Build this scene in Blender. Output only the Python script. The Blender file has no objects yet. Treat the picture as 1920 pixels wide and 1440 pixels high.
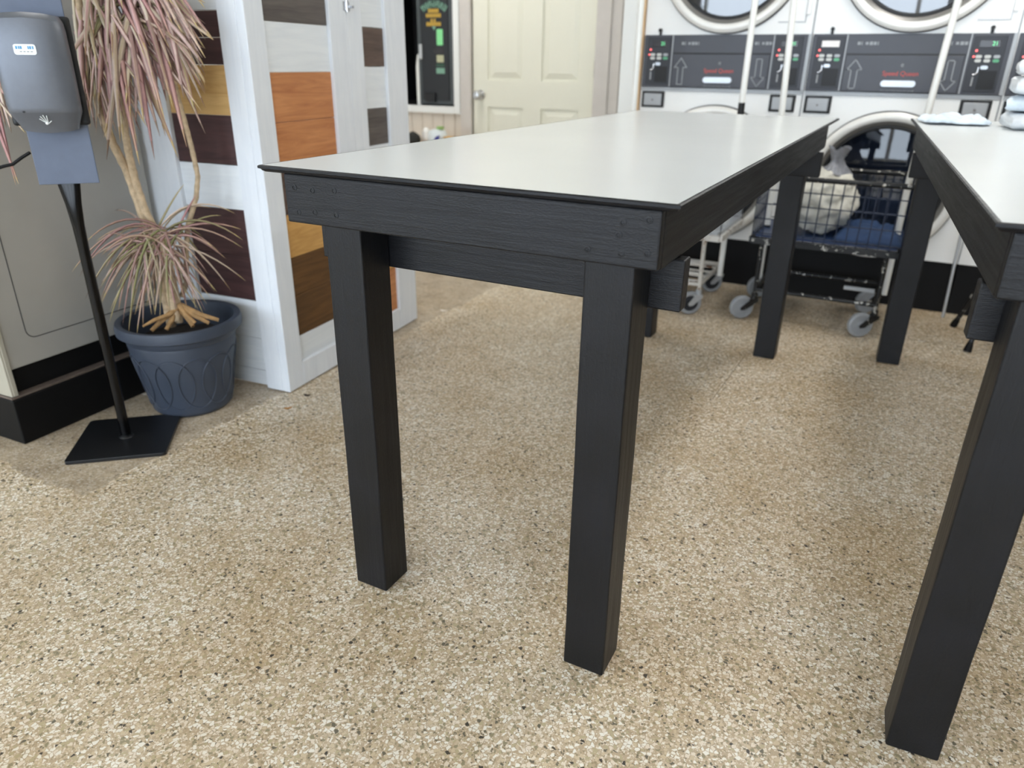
import bpy, bmesh, math, random
from mathutils import Vector, Matrix, Euler, noise
random.seed(7)
PI = math.pi
S = bpy.context.scene
COL = S.collection

# ------------------------------------------------------------------ camera
CAM_POS = Vector((0.44557, -1.10606, 1.17178))
CAM_ROT = Euler((math.radians(66.213), math.radians(-0.6406), math.radians(27.8384)), 'XYZ')
FPX = 1364.3
cd = bpy.data.cameras.new('camera'); cam = bpy.data.objects.new('camera', cd); COL.objects.link(cam)
cam.location = CAM_POS; cam.rotation_euler = CAM_ROT
cd.sensor_width = 36; cd.lens = FPX * 36 / 1920; cd.clip_start = 0.02
cd.dof.use_dof = True; cd.dof.focus_distance = 1.5; cd.dof.aperture_fstop = 3.0
S.camera = cam
CM = CAM_ROT.to_matrix()
def ray(u, v): return CM @ Vector(((u - 960) / FPX, (720 - v) / FPX, -1))
def at(u, v, p, n):                       # the point of a plane (p, n) seen at a pixel of the photograph
    d = ray(u, v); p = Vector(p); n = Vector(n)
    return CAM_POS + d * ((p - CAM_POS).dot(n) / d.dot(n))
def aty(u, v, y): return at(u, v, (0, y, 0), (0, 1, 0))
def atz(u, v, z=0): return at(u, v, (0, 0, z), (0, 0, 1))

# ------------------------------------------------------------------ materials
def lin(c): return c / 12.92 if c <= .04045 else ((c + .055) / 1.055) ** 2.4
def rgb(r, g, b): return (lin(r / 255), lin(g / 255), lin(b / 255), 1)
class NT:
    def __init__(s, name):
        s.m = bpy.data.materials.new(name); s.m.use_nodes = True
        s.t = s.m.node_tree; s.n = s.t.nodes; s.l = s.t.links
        s.b = s.n['Principled BSDF']; s.out = s.n['Material Output']
        s.tc = s.n.new('ShaderNodeTexCoord')
    def add(s, t, **k):
        o = s.n.new('ShaderNode' + t)
        for a, v in k.items():
            if hasattr(o, a) and a not in ('Scale',): setattr(o, a, v)
            else: o.inputs[a].default_value = v
        return o
    def link(s, a, b): s.l.new(a, b)
    def mapping(s, scale, rot=(0, 0, 0), loc=(0, 0, 0)):
        m = s.n.new('ShaderNodeMapping'); m.inputs['Scale'].default_value = scale
        m.inputs['Rotation'].default_value = rot; m.inputs['Location'].default_value = loc
        s.link(s.tc.outputs['Object'], m.inputs['Vector']); return m.outputs[0]
    def noise(s, vec, scale, detail=3, rough=.55, dist=0):
        o = s.n.new('ShaderNodeTexNoise'); o.inputs['Scale'].default_value = scale
        o.inputs['Detail'].default_value = detail; o.inputs['Roughness'].default_value = rough
        o.inputs['Distortion'].default_value = dist
        s.link(vec, o.inputs['Vector']); return o
    def ramp(s, fac, stops, interp='LINEAR'):
        r = s.n.new('ShaderNodeValToRGB'); r.color_ramp.interpolation = interp
        e = r.color_ramp.elements
        while len(e) < len(stops): e.new(.5)
        for q, (p, c) in zip(e, stops): q.position = p; q.color = c if len(c) == 4 else (*c, 1)
        s.link(fac, r.inputs[0]); return r.outputs[0]
    def mix(s, fac, a, b, mode='MIX'):
        o = s.n.new('ShaderNodeMix'); o.data_type = 'RGBA'; o.blend_type = mode
        for sock, v in ((o.inputs[0], fac), (o.inputs[6], a), (o.inputs[7], b)):
            if isinstance(v, (int, float, tuple)): sock.default_value = v
            else: s.link(v, sock)
        return o.outputs[2]
    def math(s, op, a, b=0):
        o = s.n.new('ShaderNodeMath'); o.operation = op
        for sock, v in ((o.inputs[0], a), (o.inputs[1], b)):
            if isinstance(v, (int, float)): sock.default_value = v
            else: s.link(v, sock)
        return o.outputs[0]
    def bump(s, h, strength=.2, dist=.001):
        o = s.n.new('ShaderNodeBump'); o.inputs['Strength'].default_value = strength
        o.inputs['Distance'].default_value = dist
        s.link(h, o.inputs['Height']); s.link(o.outputs[0], s.b.inputs['Normal'])
    def base(s, c):
        if isinstance(c, tuple): s.b.inputs['Base Color'].default_value = c
        else: s.link(c, s.b.inputs['Base Color'])
    def set(s, **k):
        for a, v in k.items(): s.b.inputs[a.replace('_', ' ')].default_value = v

MATS = {}
def plain(name, c, rough=.5, metal=0, var=.06, scale=14, spec=.5, bump=0, bscale=200):
    if name in MATS: return MATS[name]
    t = NT(name); t.set(Roughness=rough, Metallic=metal, Specular_IOR_Level=spec)
    n = t.noise(t.tc.outputs['Object'], scale, 4)
    k = tuple(x * (1 - var) for x in c[:3]) + (1,); k2 = tuple(min(1, x * (1 + var)) for x in c[:3]) + (1,)
    t.base(t.ramp(n.outputs[0], [(.3, k), (.7, k2)]))
    if bump:
        b = t.noise(t.tc.outputs['Object'], bscale, 2); t.bump(b.outputs[0], bump, .001)
    MATS[name] = t.m; return t.m

def grain_scale(axis, a, b): return tuple(a if i == 'xyz'.index(axis) else b for i in range(3))
def black_wood(axis):
    name = 'black painted wood ' + axis
    if name in MATS: return MATS[name]
    t = NT(name); t.set(Roughness=.42, Specular_IOR_Level=.34)
    g = t.noise(t.mapping(grain_scale(axis, 2.2, 55)), 1.6, 5, .6, .6)
    f = t.noise(t.mapping(grain_scale(axis, 40, 110)), 4, 2)
    p = t.noise(t.mapping((1, 1, 1)), 9, 4)
    t.base(t.ramp(p.outputs[0], [(.3, rgb(8, 9, 12)), (.7, rgb(17, 18, 23))]))
    t.link(t.ramp(g.outputs[0], [(.3, (.50,) * 3), (.75, (.36,) * 3)]), t.b.inputs['Roughness'])
    h = t.math('ADD', t.math('MULTIPLY', g.outputs[0], 1.0), t.math('MULTIPLY', f.outputs[0], .55))
    t.bump(h, .5, .0018)
    MATS[name] = t.m; return t.m
def stained(name, c1, c2, axis='x', rough=.55, k=1.0):
    if name in MATS: return MATS[name]
    t = NT(name); t.set(Roughness=rough, Specular_IOR_Level=.4)
    m = t.mapping(grain_scale(axis, 1.2, 16))
    g = t.noise(m, 2.2, 6, .62, 1.4)
    w = t.noise(t.mapping((2.5, 2.5, 5)), 1.6, 3)
    f = t.math('ADD', t.math('MULTIPLY', g.outputs[0], .75), t.math('MULTIPLY', w.outputs[0], .3))
    t.base(t.ramp(f, [(.36, c1), (.66, c2)]))
    t.bump(g.outputs[0], .2, .001)
    MATS[name] = t.m; return t.m

def floor_material():
    t = NT('terrazzo floor'); t.set(Specular_IOR_Level=.45)
    o = t.tc.outputs['Object']
    wob = t.noise(o, 160, 2)
    v = t.n.new('ShaderNodeVectorMath'); v.operation = 'MULTIPLY_ADD'
    t.link(wob.outputs['Color'], v.inputs[0]); v.inputs[1].default_value = (.005, .005, 0); t.link(o, v.inputs[2])
    def vor(scale, feat):
        q = t.n.new('ShaderNodeTexVoronoi'); q.voronoi_dimensions = '2D'; q.feature = feat
        q.inputs['Scale'].default_value = scale; q.inputs['Randomness'].default_value = 1
        t.link(v.outputs[0], q.inputs['Vector']); return q
    def chips(scale, stops, lo, hi):
        a = vor(scale, 'F1'); e = vor(scale, 'DISTANCE_TO_EDGE')
        sep = t.n.new('ShaderNodeSeparateColor'); t.link(a.outputs['Color'], sep.inputs[0])
        col = t.ramp(sep.outputs[0], stops, 'CONSTANT')
        # grout is wider on some cells, so the chips differ in size
        wid = t.math('MULTIPLY_ADD', sep.outputs[1], hi - lo); t.n[-1].inputs[2].default_value = lo
        f = t.math('GREATER_THAN', e.outputs['Distance'], wid)
        return col, f, sep.outputs[2]
    big = t.noise(o, 2.1, 5, .6); mid = t.noise(o, 22, 3)
    grout = t.ramp(mid.outputs[0], [(.3, rgb(170, 150, 124)), (.7, rgb(196, 178, 152))])
    fine = [(0, rgb(188, 167, 138)), (.3, rgb(207, 189, 162)), (.6, rgb(230, 219, 202)), (.83, rgb(156, 142, 112)), (.94, rgb(118, 110, 92))]
    coarse = [(0, rgb(238, 233, 222)), (.36, rgb(228, 215, 197)), (.56, rgb(208, 190, 160)), (.72, rgb(186, 172, 138)),
              (.85, rgb(150, 140, 112)), (.94, rgb(106, 99, 84)), (.98, rgb(66, 61, 54))]
    c1, f1, _ = chips(250, fine, .02, .2)
    c2, f2, r2 = chips(128, coarse, .04, .24)
    sel = t.math('MULTIPLY', f2, t.math('GREATER_THAN', r2, .34))
    c = t.mix(f1, grout, c1); c = t.mix(sel, c, c2)
    blotch = t.ramp(big.outputs[0], [(.36, rgb(224, 211, 190)), (.58, (1, 1, 1, 1))])  # broad random patches of slightly darker, browner tone
    c = t.mix(.7, c, blotch, 'MULTIPLY')
    # worn bare concrete border along the machines (x < -1.49, y > 0)
    sx = t.n.new('ShaderNodeSeparateXYZ'); t.link(o, sx.inputs[0])
    wobl = t.math('ADD', t.math('MULTIPLY', mid.outputs[0], .05), t.math('MULTIPLY', big.outputs[0], .16))
    mx = t.math('LESS_THAN', t.math('ADD', sx.outputs[0], wobl), -1.40)
    my = t.math('GREATER_THAN', t.math('ADD', sx.outputs[1], wobl), .02)
    mk = t.math('MULTIPLY', t.math('MULTIPLY', mx, my), .6)
    dirt = t.noise(o, 9, 5, .65)
    con = t.ramp(dirt.outputs[0], [(.32, rgb(122, 106, 88)), (.62, rgb(176, 162, 142))])
    c = t.mix(mk, c, con)
    t.base(c)
    t.link(t.ramp(big.outputs[0], [(.3, (.50,) * 3), (.7, (.34,) * 3)]), t.b.inputs['Roughness'])
    t.bump(mid.outputs[0], .05, .001)
    return t.m

def glass_material(name, tint, refl):
    t = NT(name)
    tr = t.add('BsdfTransparent'); tr.inputs[0].default_value = tint
    gl = t.add('BsdfGlossy'); gl.inputs['Roughness'].default_value = .02
    lw = t.add('LayerWeight'); lw.inputs[0].default_value = .25
    f = t.math('MAXIMUM', lw.outputs['Fresnel'], refl)
    ms = t.add('MixShader'); t.link(f, ms.inputs[0]); t.link(tr.outputs[0], ms.inputs[1]); t.link(gl.outputs[0], ms.inputs[2])
    t.link(ms.outputs[0], t.out.inputs[0]); return t.m
def emit(name, c, k):
    t = NT(name); t.b.inputs['Base Color'].default_value = c
    t.b.inputs['Emission Color'].default_value = c; t.b.inputs['Emission Strength'].default_value = k; return t.m

M = dict(
    floor=floor_material(),
    wall=plain('beige siding', rgb(214, 206, 194), .6, var=.03, scale=3),
    wallw=plain('white wall paint', rgb(236, 238, 236), .6, var=.02, scale=2),
    ceil=plain('ceiling tile', rgb(235, 235, 230), .8, var=.03, scale=30),
    top=plain('pale grey laminate', rgb(219, 223, 224), .26, var=.015, scale=3, spec=.5),
    white=stained('white paint on wood', rgb(222, 227, 234), rgb(232, 236, 241), 'z', .5),
    whitex=stained('white painted boards', rgb(222, 227, 232), rgb(233, 237, 240), 'x', .5),
    maroon=stained('maroon stained boards', rgb(54, 35, 36), rgb(82, 56, 55), 'x', .45),
    gold=stained('honey stained boards', rgb(190, 148, 88), rgb(220, 182, 122), 'x', .5),
    orange=stained('orange stained boards', rgb(160, 82, 40), rgb(208, 128, 70), 'x', .5),
    slate=stained('grey brown boards', rgb(76, 69, 66), rgb(106, 98, 93), 'x', .5),
    brown=stained('brown stained boards', rgb(72, 48, 26), rgb(116, 82, 46), 'x', .5),
    umber=stained('dull umber boards', rgb(74, 60, 52), rgb(108, 88, 78), 'x', .5),
    steel=plain('brushed grey steel', rgb(176, 174, 168), .42, .3, .05, 4, bump=.02),
    steel2=plain('pale corner steel', rgb(186, 182, 168), .4, .3, .04, 5),
    seam=plain('dark seam', rgb(60, 60, 60), .6),
    rubber=plain('black rubber base', rgb(7, 7, 8), .6, var=.2, spec=.25, bump=.05),
    ledge=plain('brown ledge', rgb(96, 84, 76), .8, var=.2, scale=40),
    powder=plain('black powder coat', rgb(18, 19, 22), .35, var=.1, scale=60, bump=.04, bscale=500),
    tube=plain('gloss black tube', rgb(5, 5, 6), .12, var=.1, spec=.3),
    plate=plain('slate blue plate', rgb(92, 102, 122), .45, var=.06, scale=20, bump=.03),
    disp=plain('gunmetal dispenser plastic', rgb(104, 108, 116), .36, .35, .03, 60),
    dispd=plain('black dispenser backing', rgb(16, 17, 20), .5),
    label=plain('white label', rgb(244, 250, 252), .4),
    blue=plain('printed blue', rgb(88, 158, 205), .5),
    pot=plain('slate plastic pot', rgb(58, 66, 80), .5, var=.06, scale=10, bump=.03),
    soil=plain('dark potting soil', rgb(34, 28, 24), .9, var=.4, scale=90, bump=.8, bscale=120),
    stem=plain('ringed pale stem', rgb(190, 168, 138), .75, var=.25, scale=60, bump=.5, bscale=120),
    root=plain('woody root', rgb(168, 132, 88), .8, var=.25, scale=50, bump=.4, bscale=100),
    enamel=plain('white enamel', rgb(246, 247, 246), .35, var=.012, scale=3),
    panel=plain('charcoal control panel', rgb(70, 72, 80), .42, var=.04, scale=8),
    panel2=plain('darker charcoal', rgb(46, 48, 55), .45, var=.04, scale=8),
    grey=plain('mid grey trim', rgb(168, 171, 174), .4, .2, .03),
    ring=plain('door ring', rgb(236, 235, 231), .24, .08, .02),
    ringd=plain('inner door ring', rgb(130, 128, 125), .3, .3, .04),
    gasket=plain('black gasket', rgb(20, 21, 23), .5),
    drum=plain('drum steel', rgb(128, 130, 134), .35, .7, .08, 20),
    chrome=plain('chrome', rgb(210, 210, 212), .18, .95, .02),
    button=plain('pale button', rgb(206, 208, 204), .4),
    green=plain('green button', rgb(94, 170, 128), .4),
    ink=plain('pale printed ink', rgb(150, 154, 158), .5),
    red=plain('red printed ink', rgb(214, 84, 74), .45),
    handle=plain('pale pull handle', rgb(214, 222, 232), .3, .2),
    led=emit('lit red led', rgb(255, 110, 110), 1.2),
    digit=emit('lit green digits', rgb(110, 220, 150), .8),
    screen=plain('dark display', rgb(52, 50, 52), .2),
    screenw=plain('washed out display', rgb(232, 226, 222), .2),
    navy=plain('navy coated wire', rgb(28, 40, 66), .4, .1),
    bluepl=plain('blue plastic tray', rgb(26, 50, 90), .3, var=.1),
    blkmet=plain('chipped black metal', rgb(34, 34, 35), .4, .3, .3, 60),
    rust=plain('rusty white paint', rgb(214, 208, 196), .5, var=.25, scale=45),
    lgrey=plain('pale grey tube', rgb(188, 192, 196), .3, .4, .04),
    tyre=plain('grey caster tyre', rgb(152, 155, 158), .55, var=.06, scale=30),
    hub=plain('dark caster hub', rgb(34, 36, 42), .5),
    sleeve=plain('white plastic sleeve', rgb(240, 240, 236), .3, var=.02),
    door=plain('cream door paint', rgb(230, 228, 212), .42, var=.015, scale=4),
    jamb=plain('grey beige jamb', rgb(206, 200, 194), .5, var=.03),
    tan=plain('bare timber edge', rgb(224, 190, 148), .55, var=.05),
    dark=plain('dark recess', rgb(12, 13, 18), .6),
    mach=plain('black machine front', rgb(30, 32, 36), .4, var=.06),
    machf=plain('dark grey frame', rgb(72, 78, 80), .4),
    lime=plain('bright green sticker', rgb(140, 226, 154), .5),
    seag=plain('sea green print', rgb(128, 172, 150), .5),
    amber=plain('amber print', rgb(202, 164, 66), .5),
    cream=plain('cream sticker', rgb(190, 190, 156), .5),
    bag=plain('floral white sheet', rgb(206, 204, 194), .45, var=.12, scale=26, bump=.2, bscale=30),
    film=plain('grey plastic film', rgb(138, 140, 148), .2, var=.25, scale=30),
    towel=plain('white towelling', rgb(226, 230, 234), .85, var=.09, scale=22, bump=.4, bscale=160),
    towelb=plain('pale blue printed cotton', rgb(208, 220, 231), .85, var=.14, scale=18, bump=.3, bscale=120),
    leafo=plain('dry orange leaf', rgb(190, 132, 62), .7, var=.2),
    leafd=plain('dark dry leaf', rgb(66, 58, 56), .8, var=.2),
    paper=plain('white paper scrap', rgb(235, 228, 218), .7),
    gasgl=glass_material('upper door glass', (.50, .52, .55, 1), .14),
    gaslo=glass_material('lower door glass', (.26, .30, .38, 1), .07),
    bottle=plain('white bottle plastic', rgb(226, 234, 238), .4),
    capgreen=plain('green cap', rgb(160, 196, 120), .4),
    capblue=plain('deep blue cap', rgb(62, 66, 142), .4),
    tube_l=emit('fluorescent lamp', (1, .96, .9, 1), 3),
)
def chipped(name, c, chip):
    t = NT(name); t.set(Roughness=.4, Metallic=.25)
    n = t.noise(t.tc.outputs['Object'], 38, 5, .7)
    t.base(t.ramp(n.outputs[0], [(.0, c), (.60, chip)], 'CONSTANT')); return t.m
M['blkmet'] = chipped('chipped black metal paint', rgb(26, 27, 29), rgb(190, 188, 182))
M['rust'] = chipped('rusty white metal paint', rgb(222, 219, 212), rgb(126, 92, 66))
def leaf_material():
    t = NT('striped dracaena leaf'); t.set(Roughness=.5, Specular_IOR_Level=.4)
    a = t.add('Attribute', attribute_name='Col')
    n = t.noise(t.tc.outputs['Object'], 60, 3)
    t.base(t.mix(.35, a.outputs['Color'], t.ramp(n.outputs[0], [(.3, (.75, .75, .75, 1)), (.7, (1, 1, 1, 1))]), 'MULTIPLY'))
    return t.m
M['leaf'] = leaf_material()

# ------------------------------------------------------------------ mesh builder
class MB:
    def __init__(s): s.bm = bmesh.new()
    def box(s, x0, x1, y0, y1, z0, z1, mat=None):
        vs = [s.bm.verts.new(mat @ Vector(p) if mat else p) for p in
              [(x0, y0, z0), (x1, y0, z0), (x1, y1, z0), (x0, y1, z0), (x0, y0, z1), (x1, y0, z1), (x1, y1, z1), (x0, y1, z1)]]
        for f in ((0, 3, 2, 1), (4, 5, 6, 7), (0, 1, 5, 4), (1, 2, 6, 5), (2, 3, 7, 6), (3, 0, 4, 7)): s.bm.faces.new([vs[i] for i in f])
        return s
    def loft(s, rings, cap=True, close=True):
        R = [[s.bm.verts.new(p) for p in r] for r in rings]; n = len(R[0])
        for a, b in zip(R, R[1:]):
            for i in range(n if close else n - 1):
                j = (i + 1) % n; s.bm.faces.new((a[i], a[j], b[j], b[i]))
        if cap and close:
            s.bm.faces.new(list(reversed(R[0]))); s.bm.faces.new(R[-1])
        return s
    def tube(s, pts, r, n=10, cap=True):
        pts = [Vector(p) for p in pts]; rs = r if isinstance(r, (list, tuple)) else [r] * len(pts)
        rings = []; up = None
        for i, p in enumerate(pts):
            d = (pts[min(i + 1, len(pts) - 1)] - pts[max(i - 1, 0)]).normalized()
            if up is None: up = Vector((0, 0, 1)) if abs(d.z) < .9 else Vector((1, 0, 0))
            u = (up - d * up.dot(d)).normalized(); w = d.cross(u); up = u
            rings.append([p + (u * math.cos(k * 2 * PI / n) + w * math.sin(k * 2 * PI / n)) * rs[i] for k in range(n)])
        return s.loft(rings, cap)
    def lathe(s, prof, n=48, mat=None, cap=False):   # prof: (r, z) about the z axis
        rings = []
        for r, z in prof:
            ring = [Vector((max(r, 1e-5) * math.cos(k * 2 * PI / n), max(r, 1e-5) * math.sin(k * 2 * PI / n), z)) for k in range(n)]
            rings.append([mat @ p for p in ring] if mat else ring)
        return s.loft(rings, cap)
    def prism(s, poly, d, mat):                 # poly in the local xz plane, extruded along local y by d
        a = [s.bm.verts.new(mat @ Vector((x, 0, z))) for x, z in poly]; b = [s.bm.verts.new(mat @ Vector((x, d, z))) for x, z in poly]
        n = len(poly)
        s.bm.faces.new(a); s.bm.faces.new(list(reversed(b)))
        for i in range(n): s.bm.faces.new((a[i], b[i], b[(i + 1) % n], a[(i + 1) % n]))
        return s
    def build(s, name, m, parent=None, bevel=0, smooth=None, seg=2, loc=None):
        bmesh.ops.recalc_face_normals(s.bm, faces=s.bm.faces)
        me = bpy.data.meshes.new(name); s.bm.to_mesh(me); s.bm.free()
        o = bpy.data.objects.new(name, me); COL.objects.link(o); me.materials.append(m)
        if parent: o.parent = parent
        if loc: o.location = loc
        if bevel:
            b = o.modifiers.new('bevel', 'BEVEL'); b.width = bevel; b.segments = seg; b.limit_method = 'ANGLE'; b.angle_limit = math.radians(40)
        if smooth:
            for p in me.polygons: p.use_smooth = True
            me.set_sharp_from_angle(angle=math.radians(smooth))
        return o
def box(name, m, parent, x0, x1, y0, y1, z0, z1, bevel=.002, mat=None):
    return MB().box(x0, x1, y0, y1, z0, z1, mat).build(name, m, parent, bevel)
def thing(name, label, cat, loc=(0, 0, 0), rz=0, group=None):
    o = bpy.data.objects.new(name, None); COL.objects.link(o); o.location = loc; o.rotation_euler = (0, 0, rz)
    o.empty_display_size = .05
    o['label'] = label; o['category'] = cat
    if group: o['group'] = group
    return o
def tag(o, label, cat, group=None):
    o['label'] = label; o['category'] = cat
    if group: o['group'] = group
    return o
def struct(o): o['kind'] = 'structure'; return o
def text(name, body, size, m, parent, loc, rot=(PI / 2, 0, 0), depth=.0006, align='CENTER'):
    cu = bpy.data.curves.new(name, 'FONT'); cu.body = body; cu.size = size; cu.extrude = depth
    cu.align_x = align; cu.align_y = 'CENTER'
    tmp = bpy.data.objects.new(name, cu); COL.objects.link(tmp)
    bpy.context.view_layer.update()
    me = bpy.data.meshes.new_from_object(tmp.evaluated_get(bpy.context.evaluated_depsgraph_get()))
    bpy.data.objects.remove(tmp)
    o = bpy.data.objects.new(name, me); COL.objects.link(o); me.materials.clear(); me.materials.append(m)
    o.parent = parent; o.location = loc; o.rotation_euler = rot; return o
def copy_tree(o, parent=None):
    c = o.copy(); COL.objects.link(c)
    if parent: c.parent = parent
    for ch in list(o.children): copy_tree(ch, c)
    return c

# ------------------------------------------------------------------ the room
YB = 3.75          # back wall with the door
fl = struct(MB().box(-5, 4.2, -5, 5, -.1, 0).build('floor', M['floor']))
def floor_line(a, b, w=.0022):
    a = Vector(a); b = Vector(b); d = (b - a).normalized(); n = Vector((-d.y, d.x, 0)) * w / 2
    m = MB(); v = [m.bm.verts.new(p + Vector((0, 0, .0006))) for p in (a - n, b - n, b + n, a + n)]; m.bm.faces.new(v)
    m.build('floor_joint', plain('joint filler', rgb(124, 108, 86), .8), fl)
floor_line((-.03, 2.05, 0), (-.045, 1.5, 0)); floor_line((.1, 1.965, 0), (.75, 2.06, 0)); floor_line((-.25, 2.61, 0), (.75, 2.64, 0), .004)
struct(MB().box(-5, 4.2, -5, 5, 2.75, 2.85).build('ceiling', M['ceil']))
# back wall: vertical groove siding, with an opening for the machine left of the door
X0, X1, Z0, Z1 = -3.45, -2.585, .875, 1.95
m = MB()
def siding(x0, x1, z0, z1):
    x = x0
    while x < x1 - 1e-4:
        e = min(x + .095, x1); m.box(x + .004, e - .004, YB, YB + .1, z0, z1); m.box(x, e, YB + .006, YB + .1, z0, z1); x = e
siding(-5, X0, 0, 2.75); siding(X0, X1, 0, Z0); siding(X0, X1, Z1, 2.75); siding(X1, -2.47, 0, 2.75)
siding(-1.5, -1.1, 0, 2.75); m.box(-2.47, -1.5, YB + .06, YB + .1, 2.06, 2.75); m.box(-2.47, -1.5, YB, YB + .1, 2.12, 2.75)
m.box(-1.1, 4.2, YB + .15, YB + .25, 0, 2.75)
m.box(-2.47, -1.5, YB + .0605, YB + .1, 0, 2.06)  # added panel behind the door, blocks light leaking round its edge
struct(m.build('wall_back', M['wall']))
m = MB(); m.box(X0, X1, YB + .75, YB + .8, Z0, Z1); m.box(X0 - .02, X0, YB + .1, YB + .8, Z0, Z1); m.box(X1, X1 + .02, YB + .1, YB + .8, Z0, Z1)
m.box(X0, X1, YB + .1, YB + .8, Z1, Z1 + .02); m.box(X0, X1, YB + .1, YB + .8, Z0 - .02, Z0)
struct(m.build('wall_recess', M['dark']))
m = MB(); fw = .05
m.box(X0 - fw, X0, YB - .02, YB + .1, Z0 - fw, Z1 + fw); m.box(X1, X1 + fw, YB - .02, YB + .1, Z0 - fw, Z1 + fw)
m.box(X0, X1, YB - .02, YB + .1, Z1, Z1 + fw); m.box(X0, X1, YB - .02, YB + .1, Z0 - fw, Z0)
struct(m.build('trim_1', M['wallw'], bevel=.004))
struct(MB().box(-5.1, -5, -5, 5, 0, 2.75).build('wall_left', M['wallw']))
struct(MB().box(4.2, 4.3, -5, 5, 0, 2.75).build('wall_right', plain('bounce cutting wall grey', rgb(120, 116, 110), .7)))  # unseen wall; grey chosen to cut light bounced onto sides facing it
m = MB()                                     # shop front behind the camera: sill, head and mullions
m.box(-5, 4.2, -5.1, -5, 0, .45); m.box(-5, 4.2, -5.1, -5, 2.45, 2.75)
for x in (-5, -3.3, -1.6, .1, 1.8, 3.5): m.box(x, x + .12, -5.1, -5, .45, 2.45)
m.box(4.08, 4.2, -5.1, -5, .45, 2.45)
struct(m.build('wall_front', M['wallw']))
# stub wall and bare timber edge left of the dryers
struct(MB().box(-1.11, -1.028, 3.15, YB + .15, 0, 2.75).build('wall_stub', M['wallw'], bevel=.003))
struct(MB().box(-1.028, -.988, 3.145, 3.3, 0, 2.75).build('trim_2', M['tan'], bevel=.003))
struct(MB().box(-.988, 4.2, 3.19, 3.3, 2.02, 2.75).build('wall_bulkhead', M['wallw']))
m = MB(); m.box(-1.5, -1.40, YB - .025, YB, 0, 2.1); m.box(-1.40, -1.33, YB - .012, YB, 0, 2.1)
struct(m.build('trim_3', M['jamb'], bevel=.004))
m = MB(); m.box(-2.53, -2.44, YB - .02, YB + .005, 0, 2.1); m.box(-2.53, -1.44, YB - .02, YB + .005, 2.045, 2.13)
struct(m.build('trim_4', M['jamb'], bevel=.004))
struct(MB().box(-1.327, -1.30, YB - .004, YB, 0, 1.52).build('gap_shade_strip', M['ledge']))  # dark strip painted in for the shaded gap beside the jamb
# six panel door
dx0, dx1 = -2.435, -1.505
m = MB(); yF = YB + .01
m.box(dx0, dx1, yF + .012, yF + .045, .01, 2.04)
cols = [(-2.315, -2.035), (-1.895, -1.615)]; rows = [(.22, .885), (1.06, 1.70), (1.82, 1.95)]
xs = [dx0, cols[0][0], cols[0][1], cols[1][0], cols[1][1], dx1]
for a, b in ((0, 1), (2, 3), (4, 5)): m.box(xs[a], xs[b], yF, yF + .02, .01, 2.04)
zz = [.01, rows[0][0], rows[0][1], rows[1][0], rows[1][1], rows[2][0], rows[2][1], 2.04]
for c in cols:
    for a in (0, 2, 4, 6): m.box(c[0], c[1], yF, yF + .02, zz[a], zz[a + 1])
    for r in rows:
        i = .014; j = .052
        A = [(c[0] + i, yF + .012, r[0] + i), (c[1] - i, yF + .012, r[0] + i), (c[1] - i, yF + .012, r[1] - i), (c[0] + i, yF + .012, r[1] - i)]
        B = [(c[0] + j, yF + .002, r[0] + j), (c[1] - j, yF + .002, r[0] + j), (c[1] - j, yF + .002, r[1] - j), (c[0] + j, yF + .002, r[1] - j)]
        m.loft([A, B])
dr = struct(m.build('door_1', M['door']))
q = Matrix.Translation((-2.376, yF, .962)) @ Matrix.Rotation(PI / 2, 4, 'X')
MB().lathe([(.0, 0), (.034, 0), (.034, .008), (.014, .014), (.013, .035), (.028, .045), (.03, .06), (.022, .072), (0, .074)], 24, q).build('door_knob', M['chrome'], dr, smooth=40)
for z in (.25, 1.14, 1.85): MB().tube([(-1.503, yF - .004, z - .05), (-1.503, yF - .004, z + .05)], .009).build('hinge', M['ledge'], dr, smooth=40)

# ------------------------------------------------------------------ lights: daylight through the shop front, fluorescent ceiling lamps
W = bpy.data.worlds.new('World'); S.world = W; W.use_nodes = True
W.node_tree.nodes['Background'].inputs[0].default_value = (.76, .87, 1, 1)
W.node_tree.nodes['Background'].inputs[1].default_value = 4.6
def area(name, loc, rot, sx, sy, power, c=(1, 1, 1), portal=False):
    l = bpy.data.lights.new(name, 'AREA'); l.shape = 'RECTANGLE'; l.size = sx; l.size_y = sy; l.energy = power; l.color = c
    o = bpy.data.objects.new(name, l); COL.objects.link(o); o.location = loc; o.rotation_euler = rot
    if portal: l.cycles.is_portal = True
    return o
area('window_portal', (-.4, -5.0, 1.45), (-PI / 2, 0, 0), 9.2, 2.0, 1, portal=True)
lampid = 0
for x in (-2.4, .6, 3.0):
    for y in (-2.2, 1.0, 2.5):
        if x < -2 and y > 2: y = 2.9
        m = MB(); m.box(-.16, .16, -.62, .62, -.06, 0)
        lf = m.build('ceiling_light', M['wallw'], None, .004, loc=(x, y, 2.75)); tag(lf, 'fluorescent lamp on the ceiling', 'lamp', 'fluorescent ceiling lamps')
        box('diffuser', M['tube_l'], lf, -.14, .14, -.6, .6, -.075, -.058, 0)
        area('lamp_light', (x, y, 2.66), (0, 0, 0), .28, 1.2, 4 if y < 0 else (3 if y < 2 else 10), (1, .98, .94))

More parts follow.
